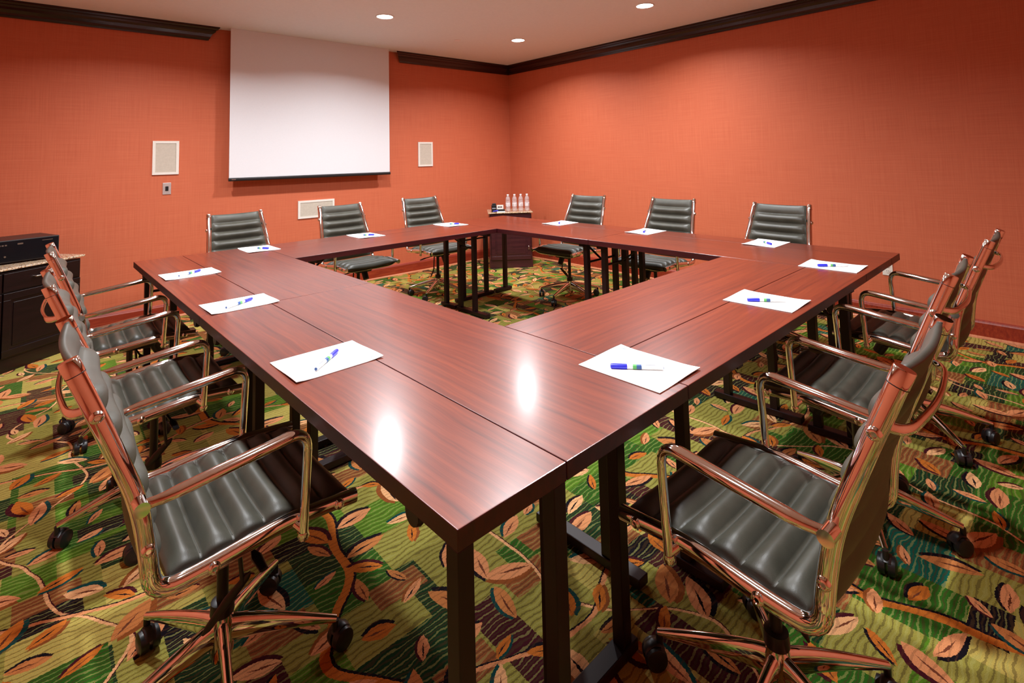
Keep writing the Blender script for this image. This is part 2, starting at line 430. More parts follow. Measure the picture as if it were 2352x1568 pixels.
# ------------------------------------------------------------------ ceiling lights
def downlight(x, y, label):
    t = thing('recessed_downlight', label, 'ceiling light', (x, y, CEIL), 0, 'round recessed downlights in the ceiling')
    bm = BM(); lathe(bm, [(0.068, 0.0), (0.082, 0.0), (0.083, -0.004), (0.079, -0.007), (0.071, -0.006), (0.068, 0.0)], 40, caps=False)
    obj('trim_ring', bm, M['trimw'], t, True)
    bm = BM(); lathe(bm, [(0.067, -0.0005), (0.066, -0.0035)], 40); obj('lens', bm, M['lens'], t)
    l = bpy.data.lights.new('downlight_lamp', 'AREA'); l.shape = 'DISK'; l.size = 0.13; l.energy = LIGHT_W; l.color = LIGHT_COL
    l.spread = math.radians(150)
    o = bpy.data.objects.new('lamp', l); C.objects.link(o); o.parent = t; o.location = (0, 0, -0.012)
gx, gy = (0.12, 1.75, 3.38), (0.2, 1.85, 3.5)
lab = {(1, 2): 'round recessed ceiling downlight in front of the projection screen',
       (2, 2): 'round recessed ceiling downlight closest to the room corner',
       (2, 1): 'round recessed ceiling downlight nearest the right wall crown moulding'}
for i, x in enumerate(gx):
    for j, y in enumerate(gy):
        if (i, j) == (2, 0): continue      # none above the near right corner
        downlight(x, y, lab.get((i, j), 'round recessed ceiling downlight above and out of the view'))
bm = BM(); lathe(bm, [(0.0, 0.0), (0.036, 0.0), (0.036, -0.004), (0.030, -0.006), (0.0, -0.006)], 28, caps=False)
o = obj('sprinkler_cover', bm, M['trimw'], None, True, 40); o.location = (2.83, 3.89, CEIL)
tag(o, 'small flat white sprinkler cover on the ceiling between two downlights', 'sprinkler cover')

# ------------------------------------------------------------------ things on the walls
def projection_screen():
    x0, x1, yf, zb = 0.782, 2.452, YW-0.12, 1.178
    t = thing('projection_screen', 'large white pull-down projection screen hanging from the ceiling', 'projection screen', ((x0+x1)/2, yf, zb))
    hw = (x1-x0)/2
    bm = BM(); box(bm, -hw, hw, -0.0015, 0.0015, 0.028, CEIL-zb-0.001); obj('screen_fabric', bm, M['screen'], t)
    bm = BM(); sweep(bm, [(-hw-0.004, 0, 0.014), (hw+0.004, 0, 0.014)], 0.012, 0.016, side=Vector((0, 1, 0)), n=16, power=4)
    o = obj('bottom_bar', bm, M['black'], t, True, 40)
    bm = BM(); box(bm, -hw+0.02, -hw+0.055, -0.0145, -0.011, 0.010, 0.018); obj('maker_plate', bm, M['silver'], o)
projection_screen()
def wall_speaker(cx, cz, wd, ht, label, name='wall_speaker'):
    t = thing(name, label, 'speaker', (cx, YW, cz), 0, 'almond speaker panels set in the screen wall')
    bm = BM()
    a, b_, f = wd/2, ht/2, 0.022
    for d in ((-a, a, b_-f, b_), (-a, a, -b_, -b_+f), (-a, -a+f, -b_+f, b_-f), (a-f, a, -b_+f, b_-f)):
        box(bm, d[0], d[1], -0.012, 0, d[2], d[3])
    obj('frame', bm, M['almond'], t)
    bm = BM(); box(bm, -a+f, a-f, -0.008, 0, -b_+f, b_-f, bev=0.002); obj('grille', bm, M['grille'], t)
wall_speaker(0.296, 1.408, 0.200, 0.300, 'upright almond wall speaker left of the projection screen')
wall_speaker(3.007, 1.404, 0.207, 0.300, 'upright almond wall speaker right of the projection screen')
wall_speaker(1.652, 0.847, 0.386, 0.184, 'wide low almond wall speaker beneath the projection screen')
t = thing('wall_switch_plate', 'small metal wall plate with dark switch below left wall speaker', 'switch', (0.309, YW, 1.133))
bm = BM(); box(bm, -0.032, 0.032, -0.006, 0, -0.052, 0.052, bev=0.002); obj('plate', bm, M['steel'], t)
bm = BM(); box(bm, -0.012, 0.012, -0.010, -0.006, -0.020, 0.020, bev=0.001); obj('switch_button', bm, M['black'], t)
t = thing('wall_outlet', 'almond wall outlet on the right wall beyond the table corner', 'outlet', (XW, 0.444, 0.405), PI/2)
bm = BM(); box(bm, -0.034, 0.034, 0, 0.006, -0.055, 0.055, bev=0.002); obj('cover_plate', bm, M['almond'], t)
for z in (-0.020, 0.020):
    bm = BM(); lathe(bm, [(0.0, 0), (0.0145, 0), (0.0145, 0.003), (0.0, 0.003)], 20, caps=False, mtx=Matrix.Translation((0, 0.006, z)) @ Matrix.Rotation(-PI/2, 4, 'X'))
    s_ = obj('socket', bm, M['almond'], t)
    for dx in (-0.005, 0.005):
        bm = BM(); box(bm, dx-0.001, dx+0.001, 0.009, 0.0095, z-0.004, z+0.005); obj('slot', bm, M['black'], s_)

# ------------------------------------------------------------------ tables
cR, sR = math.cos(ROT), math.sin(ROT)
def tw(x, y, z=0.0): return (cR*x-sR*y, sR*x+cR*y, z)
TH = 0.036
def table(x0, x1, y0, y1, along, frames, label, group, hinge=()):
    """Rectangular table; frames = list of (position along length, [post positions across], foot range) in table-plan coordinates."""
    cx, cyy = (x0+x1)/2, (y0+y1)/2
    L, W = (x1-x0, y1-y0) if along == 'x' else (y1-y0, x1-x0)
    rz = ROT if along == 'x' else ROT+PI/2
    t = thing('conference_table', label, 'table', tw(cx, cyy), rz, group)
    def loc(a, c):   # plan coords (along, across) -> local
        if along == 'x': return (a-cx, c-cyy)
        return (a-cyy, -(c-cx))
    g = 0.0012
    bm = BM(); box(bm, -L/2+g, L/2-g, -W/2+g, W/2-g, TT-TH, TT, bev=0.0018)
    bmesh.ops.recalc_face_normals(bm, faces=bm.faces)
    for f in bm.faces:
        f.normal_update()
        if f.normal.z < 0.9: f.material_index = 1
    obj('tabletop', bm, [M['top'], M['edge']], t)
    h = 0.019
    for a, posts, foot in frames:
        p0, p1 = loc(a, foot[0]), loc(a, foot[1])
        xa = p0[0]; ya, yb = sorted((p0[1], p1[1]))
        bm = BM(); box(bm, xa-0.024, xa+0.024, ya, yb, 0.006, 0.036, bev=0.003)
        ft = obj('foot', bm, M['legm'], t)
        for yy in (ya+0.03, yb-0.03):
            bm = BM(); lathe(bm, [(0.014, 0.0), (0.014, 0.007)], 14); g_ = obj('glide', bm, M['black'], ft); g_.location = (xa, yy, 0)
        corner = a < 0.03
        zt = TT-TH-(0.0 if corner else 0.022)
        h = 0.0165 if corner else 0.018
        if not corner:
            bm = BM(); box(bm, xa-0.018, xa+0.018, -W/2+0.02, W/2-0.02, zt, TT-TH-0.0005); obj('top_rail', bm, M['legm'], t)
        sgn = -1 if xa > 0 else 1
        for q in posts:
            px, py = loc(a, q)
            bm = BM(); box(bm, px-h, px+h, py-h, py+h, 0.036, zt, bev=0.002); lg = obj('leg', bm, M['legm'], t)
        if len(posts) > 1 and not corner:
            # folding strut from the posts up to the underside
            px, py = loc(a, sum(posts)/len(posts))
            bm = BM(); cyl(bm, (px, loc(a, posts[0])[1], 0.56), (px, loc(a, posts[-1])[1], 0.56), 0.008, n=10)
            pth = fillet([(px, py, 0.56), (px+sgn*0.06, py, 0.60), (px+sgn*0.20, py, 0.70)], 0.05)
            sweep(bm, pth, 0.011, 0.006, side=Vector((0, 1, 0)), n=10)
            obj('brace', bm, M['legm'], t, True, 40)
            bm = BM(); lathe(bm, [(0.0, -0.014), (0.022, -0.014), (0.024, 0), (0.022, 0.014), (0.0, 0.014)], 18, caps=False,
                             mtx=Matrix.Translation((px+sgn*0.20, py, TT-TH-0.024)) @ Matrix.Rotation(PI/2, 4, 'X'))
            obj('hinge', bm, M['black'], t, True, 40)
    for hg in hinge:
        hx_, hy_ = loc(*hg)
        bm = BM(); lathe(bm, [(0.0, -0.010), (0.022, -0.010), (0.025, 0), (0.022, 0.010), (0.0, 0.010)], 20, caps=False,
                         mtx=Matrix.Translation((hx_, hy_, TT-TH-0.022)) @ Matrix.Rotation(PI/2, 4, 'X'))
        obj('hinge', bm, M['black'], t, True, 40)
    return t
AX, BX = 0.265, 0.735          # left strip: outer row, inner row
V1, V2 = 0.262, 0.702          # front strip rows
LL = 1.678
FA, FB = 3.115, 3.355          # screen-side strip seam and outer edge
FI = 2.650
GX0, GX1, GX2 = 2.415, 2.925, 3.118
G = 'mahogany conference tables pushed into a hollow square'
inL = lambda a: (a, [0.42, 0.685], (0.285, 0.725))
outL = lambda a: (a, [0.11, 0.215], (0.02, 0.25))
table(0, AX, 0, LL, 'y', [(0.0185, [0.0185, 0.245], (0.004, 0.262)), (1.60, [0.2], (0.15, 0.25))], 'narrow mahogany table forming the nearest outer corner, on the left side', G, [(0.165, 0.028), (1.53, 0.03)])
table(0, AX, LL, 2*LL, 'y', [(1.702, [0.20], (0.17, 0.25)), (3.25, [0.065, 0.2], (0.02, 0.25))], 'narrow mahogany table on the outer left side, far half towards the black equipment', G, [(1.84, 0.03), (3.17, 0.035)])
table(AX, BX, 0, LL, 'y', [inL(0.20), inL(1.60)], 'wide mahogany table at the left inside of the square, nearest the camera', G)
table(AX, BX, LL, 2*LL, 'y', [inL(1.80), inL(3.28)], 'wide mahogany table at the left inside of the square, far half', G)
table(BX, GX0, 0, V1, 'x', [(1.08, [0.225], (0.10, 0.255)), (2.262, [0.06, 0.2], (0.03, 0.24))], 'narrow mahogany table along the right outer side with two notepads', G)
table(BX, GX0, V1, V2, 'x', [(0.91, [0.41, 0.65], (0.28, 0.72)), (2.30, [0.41, 0.65], (0.28, 0.72))], 'wide mahogany table along the right inner side of the square', G)
table(GX1, GX2, 0, LL, 'y', [(0.265, [3.08], (3.03, 3.11)), (1.60, [2.962], (2.94, 2.99))], 'narrow far right mahogany table along the right wall side, corner half', G)
table(GX0, GX1, 0, LL, 'y', [(0.275, [2.50, 2.80], (2.44, 2.90)), (1.60, [2.50, 2.75, 2.86], (2.44, 2.90))], 'wide far right mahogany table, half with the rightmost table corner', G)
table(GX1, GX2, LL, 2*LL, 'y', [(1.76, [2.962], (2.94, 2.99)), (3.30, [3.08], (2.94, 3.15))], 'narrow far mahogany table in front of the corner cabinet, wall side', G)
table(GX0, GX1, LL, 2*LL, 'y', [(1.76, [2.50, 2.84], (2.44, 2.90)), (3.30, [2.55, 2.83], (2.46, 2.91))], 'wide far mahogany table ending before the corner cabinet', G)
table(BX, GX0, FI, FA, 'x', [(0.90, [2.80, 3.05], (2.68, 3.09)), (2.34, [2.87, 3.07], (2.70, 3.10))], 'wide mahogany table before the projection screen, inner row', G)
table(BX, GX0, FA, FB, 'x', [(0.90, [3.18, 3.30], (3.13, 3.33)), (2.34, [3.28], (3.13, 3.34))], 'narrow mahogany table before the projection screen, chair side', G)

# ------------------------------------------------------------------ notepads and markers
def make_pad():
    hw, hl = 0.1025, 0.13
    t = thing('notepad', '', 'notepad')
    bm = BM(); nx, ny = 8, 10; V = []
    for k, zz in ((0, 0.0008), (1, 0.0026)):
        g_ = []
        for i in range(nx+1):
            row = []
            for j in range(ny+1):
                u, v = -hw+2*hw*i/nx, -hl+2*hl*j/ny
                lift = 0.004*max(0, abs(v)/hl-0.7)/0.3 * (0.5+0.5*math.sin(u*20))
                row.append(bm.verts.new((u, v, zz+max(0, lift))))
            g_.append(row)
        V.append(g_)
    for g_ in V:
        for i in range(nx):
            for j in range(ny): bm.faces.new((g_[i][j], g_[i+1][j], g_[i+1][j+1], g_[i][j+1]))
    a, b_ = V
    for i in range(nx):
        for j in (0, ny): bm.faces.new((a[i][j], a[i+1][j], b_[i+1][j], b_[i][j]))
    for j in range(ny):
        for i in (0, nx): bm.faces.new((a[i][j], a[i][j+1], b_[i][j+1], b_[i][j]))
    obj('paper', bm, M['paper'], t, True, 40)
    bm = BM()
    for k in range(3):
        y = hl-0.020-0.005*k
        box(bm, hw-0.032+0.003*k, hw-0.012-0.002*k, y, y+0.003, 0.004+0.0005, 0.0053)
    obj('printed_emblem', bm, M['logo'], t)
    return t
def make_marker():
    t = thing('dry_erase_marker', '', 'marker')
    rx = Matrix.Rotation(PI/2, 4, 'Y')
    def lx(prof, m, name, par=t, n=16):
        bm = BM(); lathe(bm, prof, n, mtx=rx); o = obj(name, bm, m, par, True, 35); return o
    r = 0.0062
    lx([(0.0045, -0.071), (0.0054, -0.070), (0.0056, -0.066), (r, 0.028)], M['white'], 'barrel').location = (0, 0, 0)
    lx([(0.0069, 0.026), (0.0072, 0.030), (0.0070, 0.062), (0.0060, 0.0705), (0.0035, 0.0715)], M['blue'], 'cap')
    lx([(0.00615, 0.001), (0.00625, 0.0005), (0.0063, 0.010), (0.0062, 0.0105)], M['green'], 'green_band')
    lx([(0.0061, -0.013), (0.00622, -0.0125), (0.00625, 0.0), (0.00615, 0.0005)], M['navy'], 'blue_band')
    bm = BM(); box(bm, -0.050, -0.022, -0.002, 0.002, 0.0054, 0.0060); obj('printed_line', bm, M['grey'], t)
    lx([(0.0030, -0.0722), (0.0042, -0.0720), (0.0044, -0.070)], M['navy'], 'end_plug')
    return t
pad0, mk0 = make_pad(), make_marker(); used = False
# x, y in plan coordinates, facing angle (deg, table frame), marker offset (right, fwd), marker turn, words
pads = [
    (0.159, 0.854, 0, (0.017, -0.008), 42, 'nearest notepad on the left side', 'on the nearest left-side notepad'),
    (0.167, 1.752, 0, (0.022, -0.006), 32, 'middle notepad on the left side', 'on the middle left-side notepad'),
    (0.162, 2.632, 0, (0.018, -0.004), 35, 'farthest notepad on the left side', 'on the farthest left-side notepad'),
    (0.697, 3.205, -90, (0.0, 0.01), 35, 'notepad before the leftmost screen-side chair', 'on the notepad before the leftmost screen-side chair'),
    (1.496, 3.190, -90, (0.01, 0.01), 48, 'notepad before the middle screen-side chair', 'on the notepad before the middle screen-side chair'),
    (2.330, 3.190, -90, (0.0, 0.01), 50, 'notepad before the screen-side chair nearest the corner', 'on the notepad of the screen-side chair nearest the corner'),
    (2.990, 2.452, 180, (0.0, 0.01), 40, 'notepad before the right-wall chair nearest the corner', 'on the notepad of the right-wall chair nearest the corner'),
    (2.990, 1.575, 180, (0.0, 0.01), 25, 'notepad before the middle right-wall chair', 'on the notepad before the middle right-wall chair'),
    (3.000, 0.686, 180, (0.0, 0.01), 50, 'notepad before the largest right-wall chair', 'on the notepad before the right-wall chair nearest the camera'),
    (2.508, 0.167, 90, (-0.020, -0.005), 40, 'farthest notepad on the right side', 'on the farthest right-side notepad'),
    (1.649, 0.161, 90, (-0.020, -0.008), 37, 'middle notepad on the right side', 'on the middle right-side notepad'),
    (0.747, 0.157, 90, (-0.020, -0.008), 38, 'nearest notepad on the right side', 'on the nearest right-side notepad'),
]
for i, (x, y, fd, mo, mt, lp, lm) in enumerate(pads):
    p = pad0 if i == 0 else copy_tree(pad0); k = mk0 if i == 0 else copy_tree(mk0)
    rz = ROT+math.radians(fd)-PI/2
    p.location = tw(x, y, TT); p.rotation_euler = (0, 0, rz)
    p['label'] = 'white paper ' + lp; p['category'] = 'notepad'; p['group'] = 'white notepads set around the tables'
    f = Vector((math.cos(rz+PI/2), math.sin(rz+PI/2), 0)); r = Vector((math.cos(rz), math.sin(rz), 0))
    k.location = Vector(tw(x, y, TT+0.0026+0.0071)) + f*mo[1] + r*mo[0]
    k.rotation_euler = (0, 0, ROT+math.radians(fd+mt))
    k['label'] = 'blue-capped white marker lying ' + lm; k['category'] = 'marker'; k['group'] = 'blue-capped markers on the notepads'

# ------------------------------------------------------------------ chairs
HY = 0.0     # column position along the seat
RAIL = [(0.255, 0.459), (0.206, 0.463), (0.092, 0.471), (0.0, 0.462), (-0.076, 0.452), (-0.188, 0.445), (-0.197, 0.544), (-0.213, 0.639), (-0.285, 0.827), (-0.331, 0.941)]
def hw_at(y, z):    # half width of the frame, narrowing up the back
    if z <= 0.50: return 0.2440
    t = min(1.0, (z-0.50)/0.44); return 0.2440-0.047*t
def rail_path(inset=0.0, side=1, n=6):
    P = [(0, a, b) for a, b in RAIL]
    q = fillet(P, [0.03, 0.04, 0.04, 0.04, 0.098, 0.05, 0.06, 0.05], n)
    out = []
    for v in q:
        out.append(Vector((side*(hw_at(v.y, v.z)-inset), v.y, v.z)))
    return out
def arclen(P):
    s = [0.0]
    for a, b in zip(P, P[1:]): s.append(s[-1]+(b-a).length)
    return s
def at_s(P, S, s):
    s = max(0, min(S[-1], s))
    for i in range(len(S)-1):
        if s <= S[i+1] or i == len(S)-2:
            t = (s-S[i])/max(1e-9, S[i+1]-S[i]); p = P[i].lerp(P[i+1], t); d = (P[i+1]-P[i]).normalized(); return p, d
def cushion(s0, s1, ribs, hem=False):
    """Ribbed leather sling between arc lengths s0, s1 of the frame profile."""
    P = [Vector((0, v.y, v.z)) for v in rail_path(0, 1, 8)]; S = arclen(P)
    bm = BM(); per = 12; nu = 14; N = ribs*per
    top, bot = [], []
    base = 0.010
    for i in range(N+1):
        s = s0+(s1-s0)*i/N; p, d = at_s(P, S, s)
        pa, _ = at_s(P, S, s-0.03); pb, _ = at_s(P, S, s+0.03)
        d = (pb-pa).normalized()
        nrm = Vector((0, d.z, -d.y))      # towards the sitter
        if nrm.z < 0 and abs(d.y) > 0.7: nrm = -nrm
        ph = (i % per)/per; bulge = (abs(math.sin(PI*ph)))**0.85
        hwid = hw_at(p.y, p.z)-0.020
        if hem and i >= N-per: bulge *= 0.35
        rt_, rb_ = [], []
        for j in range(nu+1):
            u = -1+2*j/nu; e = 1-abs(u)**6
            x = hwid*u
            sag = -0.014*(1-u*u)
            hh = base-0.005+0.031*bulge*(0.35+0.65*e)
            # small puckers where the ribs meet the rails
            hh += 0.0015*math.sin(j*2.1+i*0.7)*max(0, abs(u)-0.6)*(1-bulge)
            if abs(u) > 0.999: hh = 0.004
            rt_.append(bm.verts.new(p + nrm*(hh+sag+0.004) + Vector((x, 0, 0))))
            rb_.append(bm.verts.new(p + nrm*(-0.006-0.006*bulge*e+sag+0.004) + Vector((x, 0, 0))))
        top.append(rt_); bot.append(rb_)
    for g_ in (top, bot):
        for i in range(N):
            for j in range(nu): bm.faces.new((g_[i][j], g_[i+1][j], g_[i+1][j+1], g_[i][j+1]))
    for i in range(N):
        for j in (0, nu): bm.faces.new((top[i][j], top[i+1][j], bot[i+1][j], bot[i][j]))
    for i in (0, N):
        for j in range(nu): bm.faces.new((top[i][j], top[i][j+1], bot[i][j+1], bot[i][j]))
    # stitched seam lines in the valleys
    sm = BM()
    for r in range(1, ribs):
        row = top[r*per]
        pts = [row[j].co + (row[j].co-bot[r*per][j].co).normalized()*0.0006 for j in range(1, nu)]
        sweep(sm, pts, 0.0011, 0.0011, side=Vector((0, 0, 1)), n=6)
    return bm, sm
def make_chair():
    t = thing('office_chair', '', 'chair')
    P = [Vector((0, v.y, v.z)) for v in rail_path(0, 1, 8)]; S = arclen(P)
    def s_near(y, z): return min(zip(((v-Vector((0, y, z))).length for v in P), S))[1]
    sa, sb = s_near(0.255, 0.459)+0.012, s_near(-0.158, 0.441)
    sc_, sd = s_near(-0.195, 0.470), S[-1]-0.004
    bm, sm = cushion(sa, sb, 6); seat = obj('seat', bm, M['leather'], t, True); obj('stitching', sm, M['seam'], seat)
    bm, sm = cushion(sc_, sd, 7, True); back = obj('backrest', bm, M['leather'], t, True); obj('stitching', sm, M['seam'], back)
    for sd_ in (-1, 1):
        pts = rail_path(0, sd_, 6)
        bm = BM(); sweep(bm, pts, 0.0150, 0.0175, side=Vector((1, 0, 0)), n=20, power=2.2)
        rl = obj('side_rail', bm, M['chrome'], t, True, 50)
        # end cap of the back and of the seat front
        d = (pts[-1]-pts[-2]).normalized()
        bm = BM(); sweep(bm, [pts[-1]-d*0.030, pts[-1]-d*0.0285], 0.0157, 0.0182, n=20, power=2.2)
        obj('joint_ring', bm, M['black'], rl, True, 50)
        bm = BM(); sweep(bm, [pts[-1]-d*0.0275, pts[-1]+d*0.002, pts[-1]+d*0.004], [0.0157, 0.0157, 0.0145], [0.0182, 0.0182, 0.0170], n=20, power=2.2)
        obj('end_cap', bm, M['chrome'], rl, True, 50)
        for (by, bz) in ((-0.285, 0.827), (-0.197, 0.544), (-0.076, 0.452), (0.206, 0.463)):
            x = sd_*(hw_at(by, bz)+0.0142)
            bm = BM(); lathe(bm, [(0.0, 0.0045), (0.0045, 0.0045), (0.0058, 0.0068), (0.0105, 0.0058), (0.0130, 0.0), (0.0130, -0.006)], 18, caps=False,
                             mtx=Matrix.Translation((x, by, bz)) @ Matrix.Rotation(sd_*PI/2, 4, 'Y'))
            obj('bolt', bm, M['chrome'], rl, True, 60)
        # armrest
        xo = sd_*0.270
        ap = fillet([(sd_*0.257, -0.213, 0.640), (xo, -0.178, 0.645), (xo, 0.124, 0.682), (xo, 0.112, 0.438)], [0.03, 0.052], 8)
        S2 = arclen(ap)
        A_, B_ = [], []
        for s in S2:
            k = min(1, max(0, (s-0.03)/0.06)) * min(1, max(0, (0.345-s)/0.07))
            A_.append(0.0105+0.0080*k); B_.append(0.0105+0.0035*k)
        bm = BM(); sweep(bm, ap, A_, B_, side=Vector((1, 0, 0)), n=16)
        # lug to the seat rail, lug to the back rail
        cyl(bm, (xo, 0.112, 0.449), (sd_*0.246, 0.093, 0.468), 0.0095, n=12)
        lathe(bm, [(0.0, 0.0), (0.0105, 0.002), (0.0135, 0.010), (0.0110, 0.020)], 14, caps=False, mtx=Matrix.Translation((xo, 0.112, 0.427)))
        cyl(bm, (sd_*0.232, -0.214, 0.640), (sd_*0.277, -0.212, 0.640), 0.0150, n=16)
        obj('armrest', bm, M['chrome'], t, True, 50)
    # bowed handle bar behind the back, lower stretchers
    hx = hw_at(-0.3, 0.83)
    bm = BM(); pth = fillet([(-hx, -0.296, 0.842), (-hx+0.02, -0.330, 0.832), (0, -0.345, 0.828), (hx-0.02, -0.330, 0.832), (hx, -0.296, 0.842)], [0.05, 0.15, 0.05], 6)
    sweep(bm, pth, 0.006, 0.010, side=Vector((0, 1, 0)), n=12); obj('back_bar', bm, M['chrome'], t, True, 50)
    bm = BM()
    for yy, zz in ((-0.076, 0.443), (0.206, 0.452)):
        pth = fillet([(-0.240, yy, zz+0.004), (-0.19, yy, zz-0.02), (0.19, yy, zz-0.02), (0.240, yy, zz+0.004)], 0.05, 5)
        sweep(bm, pth, 0.014, 0.008, side=Vector((0, 1, 0)), n=12)
    obj('seat_stretcher', bm, M['chrome'], t, True, 50)
    # tilt mechanism
    bm = BM(); box(bm, -0.075, 0.075, HY-0.085, HY+0.105, 0.385, 0.428, bev=0.012)
    box(bm, -0.045, 0.045, HY-0.05, HY+0.15, 0.398, 0.430, bev=0.008)
    mech = obj('tilt_mechanism', bm, M['black'], t, True, 40)
    bm = BM(); cyl(bm, (0, HY+0.10, 0.397), (0, HY+0.135, 0.335), 0.026, 0.024, n=20); obj('tension_knob', bm, M['black'], mech, True, 40)
    bm = BM(); cyl(bm, (0.07, HY+0.02, 0.390), (0.165, HY+0.03, 0.382), 0.0045, n=10)
    sweep(bm, [(0.160, HY+0.03, 0.383), (0.18, HY+0.032, 0.381), (0.225, HY+0.036, 0.374)], [0.006, 0.013, 0.010], [0.005, 0.006, 0.004], side=Vector((0, 1, 0)), n=12)
    obj('tilt_lever', bm, M['black'], mech, True, 50)
    bm = BM(); sweep(bm, [(0.050, -0.055, 0.172), (0.053, -0.045, 0.182), (0.062, 0.0, 0.232), (0.071, 0.040, 0.272), (0.073, 0.048, 0.281)], [0.003, 0.009, 0.013, 0.009, 0.003], [0.003, 0.005, 0.006, 0.005, 0.003], side=Vector((0.2, 0.75, -0.65)), n=14)
    cyl(bm, (0.070, 0.030, 0.262), (0.055, 0.020, 0.390), 0.0055, n=10)
    obj('height_lever', bm, M['black'], mech, True, 50)
    # column
    bm = BM(); lathe(bm, [(0.014, 0.150), (0.014, 0.390)], 20, mtx=Matrix.Translation((0, HY, 0))); obj('gas_column', bm, M['black'], t, True, 40)
    # five-star base: one part that turns, its legs and casters below it
    bm = BM(); lathe(bm, [(0.016, 0.050), (0.026, 0.060), (0.029, 0.09), (0.029, 0.140), (0.0265, 0.165), (0.020, 0.168)], 24)
    hub = obj('star_base', bm, M['chrome'], t, True, 40); hub.location = (0, HY, 0)
    bm = BM(); lathe(bm, [(0.0275, 0.165), (0.029, 0.169), (0.027, 0.197), (0.016, 0.200)], 24); obj('hub_collar', bm, M['black'], hub, True, 40)
    R0 = 0.283
    for k in range(5):
        a = math.radians(90+72*k)
        dr = Vector((math.cos(a), math.sin(a), 0)); sdv = Vector((-dr.y, dr.x, 0))
        pts, aa, bb = [], [], []
        for i in range(9):
            u = i/8; r = 0.018+(R0-0.018)*u
            z = 0.150-0.062*u**1.3
            pts.append(dr*r+Vector((0, 0, z))); aa.append(0.0145-0.0055*u); bb.append(0.034-0.0255*u)
        pts = [p-Vector((0, 0, b*0.75)) for p, b in zip(pts, bb)]
        bm = BM(); sweep(bm, pts, aa, bb, side=sdv, n=14, power=2.4); obj('base_leg', bm, M['chrome'], hub, True, 50)
        cst = BM(); c0 = dr*(R0-0.002)
        cyl(cst, c0+Vector((0, 0, 0.045)), c0+Vector((0, 0, 0.080)), 0.0085, n=12)
        ca = a+1.1*k+0.6
        fd = Vector((math.cos(ca), math.sin(ca), 0)); ax = Vector((-fd.y, fd.x, 0))
        cc = c0+fd*0.014+Vector((0, 0, 0.029))
        for s_ in (-1, 1):
            sweep(cst, [cc+ax*s_*0.004, cc+ax*s_*0.012, cc+ax*s_*0.023, cc+ax*s_*0.026], [0.0282, 0.0288, 0.0268, 0.017], [0.0282, 0.0288, 0.0268, 0.017], side=fd, n=24)
        hp = [cc+fd*(0.026*math.cos(q))+Vector((0, 0, 0.028*math.sin(q)+0.003)) for q in [math.radians(v) for v in (10, 45, 80, 115, 150)]]
        sweep(cst, hp, 0.014, 0.004, side=ax, n=10)
        obj('caster', cst, M['black'], hub, True, 40)
    return t
chairs = [
    # x, y, facing, label   (facing in radians, world)
    (-0.129, 0.885, -0.004, -26, 'black ribbed leather chair on the left side, nearest the camera'),
    (-0.160, 1.815, 0.010, -34, 'black ribbed leather chair, middle one along the left side'),
    (-0.150, 2.735, -0.011, 10, 'black ribbed leather chair on the left side, nearest the black cabinet'),
    (0.822, -0.132, 1.590, 18, 'black ribbed leather chair on the right side, nearest the camera'),
    (1.738, -0.058, 1.603, -28, 'black ribbed leather chair, middle one along the right side'),
    (2.590, -0.059, 1.585, -10, 'black ribbed leather chair on the right side, farthest, before the right wall outlet'),
    (0.687, 3.650, -1.470, 20, 'black ribbed leather chair on the screen side, left below the screen'),
    (1.548, 3.632, -1.510, -15, 'black ribbed leather chair overlapping the low wide wall speaker'),
    (2.434, 3.732, -1.560, 15, 'black ribbed leather chair on the screen side, nearest the corner cabinet'),
    (3.220, 2.690, 3.185, 8, 'black ribbed leather chair at the right wall, nearest the water bottles'),
    (3.272, 1.785, 3.165, -20, 'black ribbed leather chair at the right wall, middle one'),
    (3.239, 0.895, 3.090, 30, 'black ribbed leather chair at the right wall, largest of those three'),
]
ch0 = make_chair()
for i, (x, y, f, bt, lb) in enumerate(chairs):
    c = ch0 if i == 0 else copy_tree(ch0)
    c.location = (x, y, 0); c.rotation_euler = (0, 0, f-PI/2)
    for q in c.children:
        if q.name.startswith('star_base'): q.rotation_euler = (0, 0, math.radians(bt))
    c['label'] = lb; c['category'] = 'chair'; c['group'] = 'black ribbed swivel chairs around the tables'

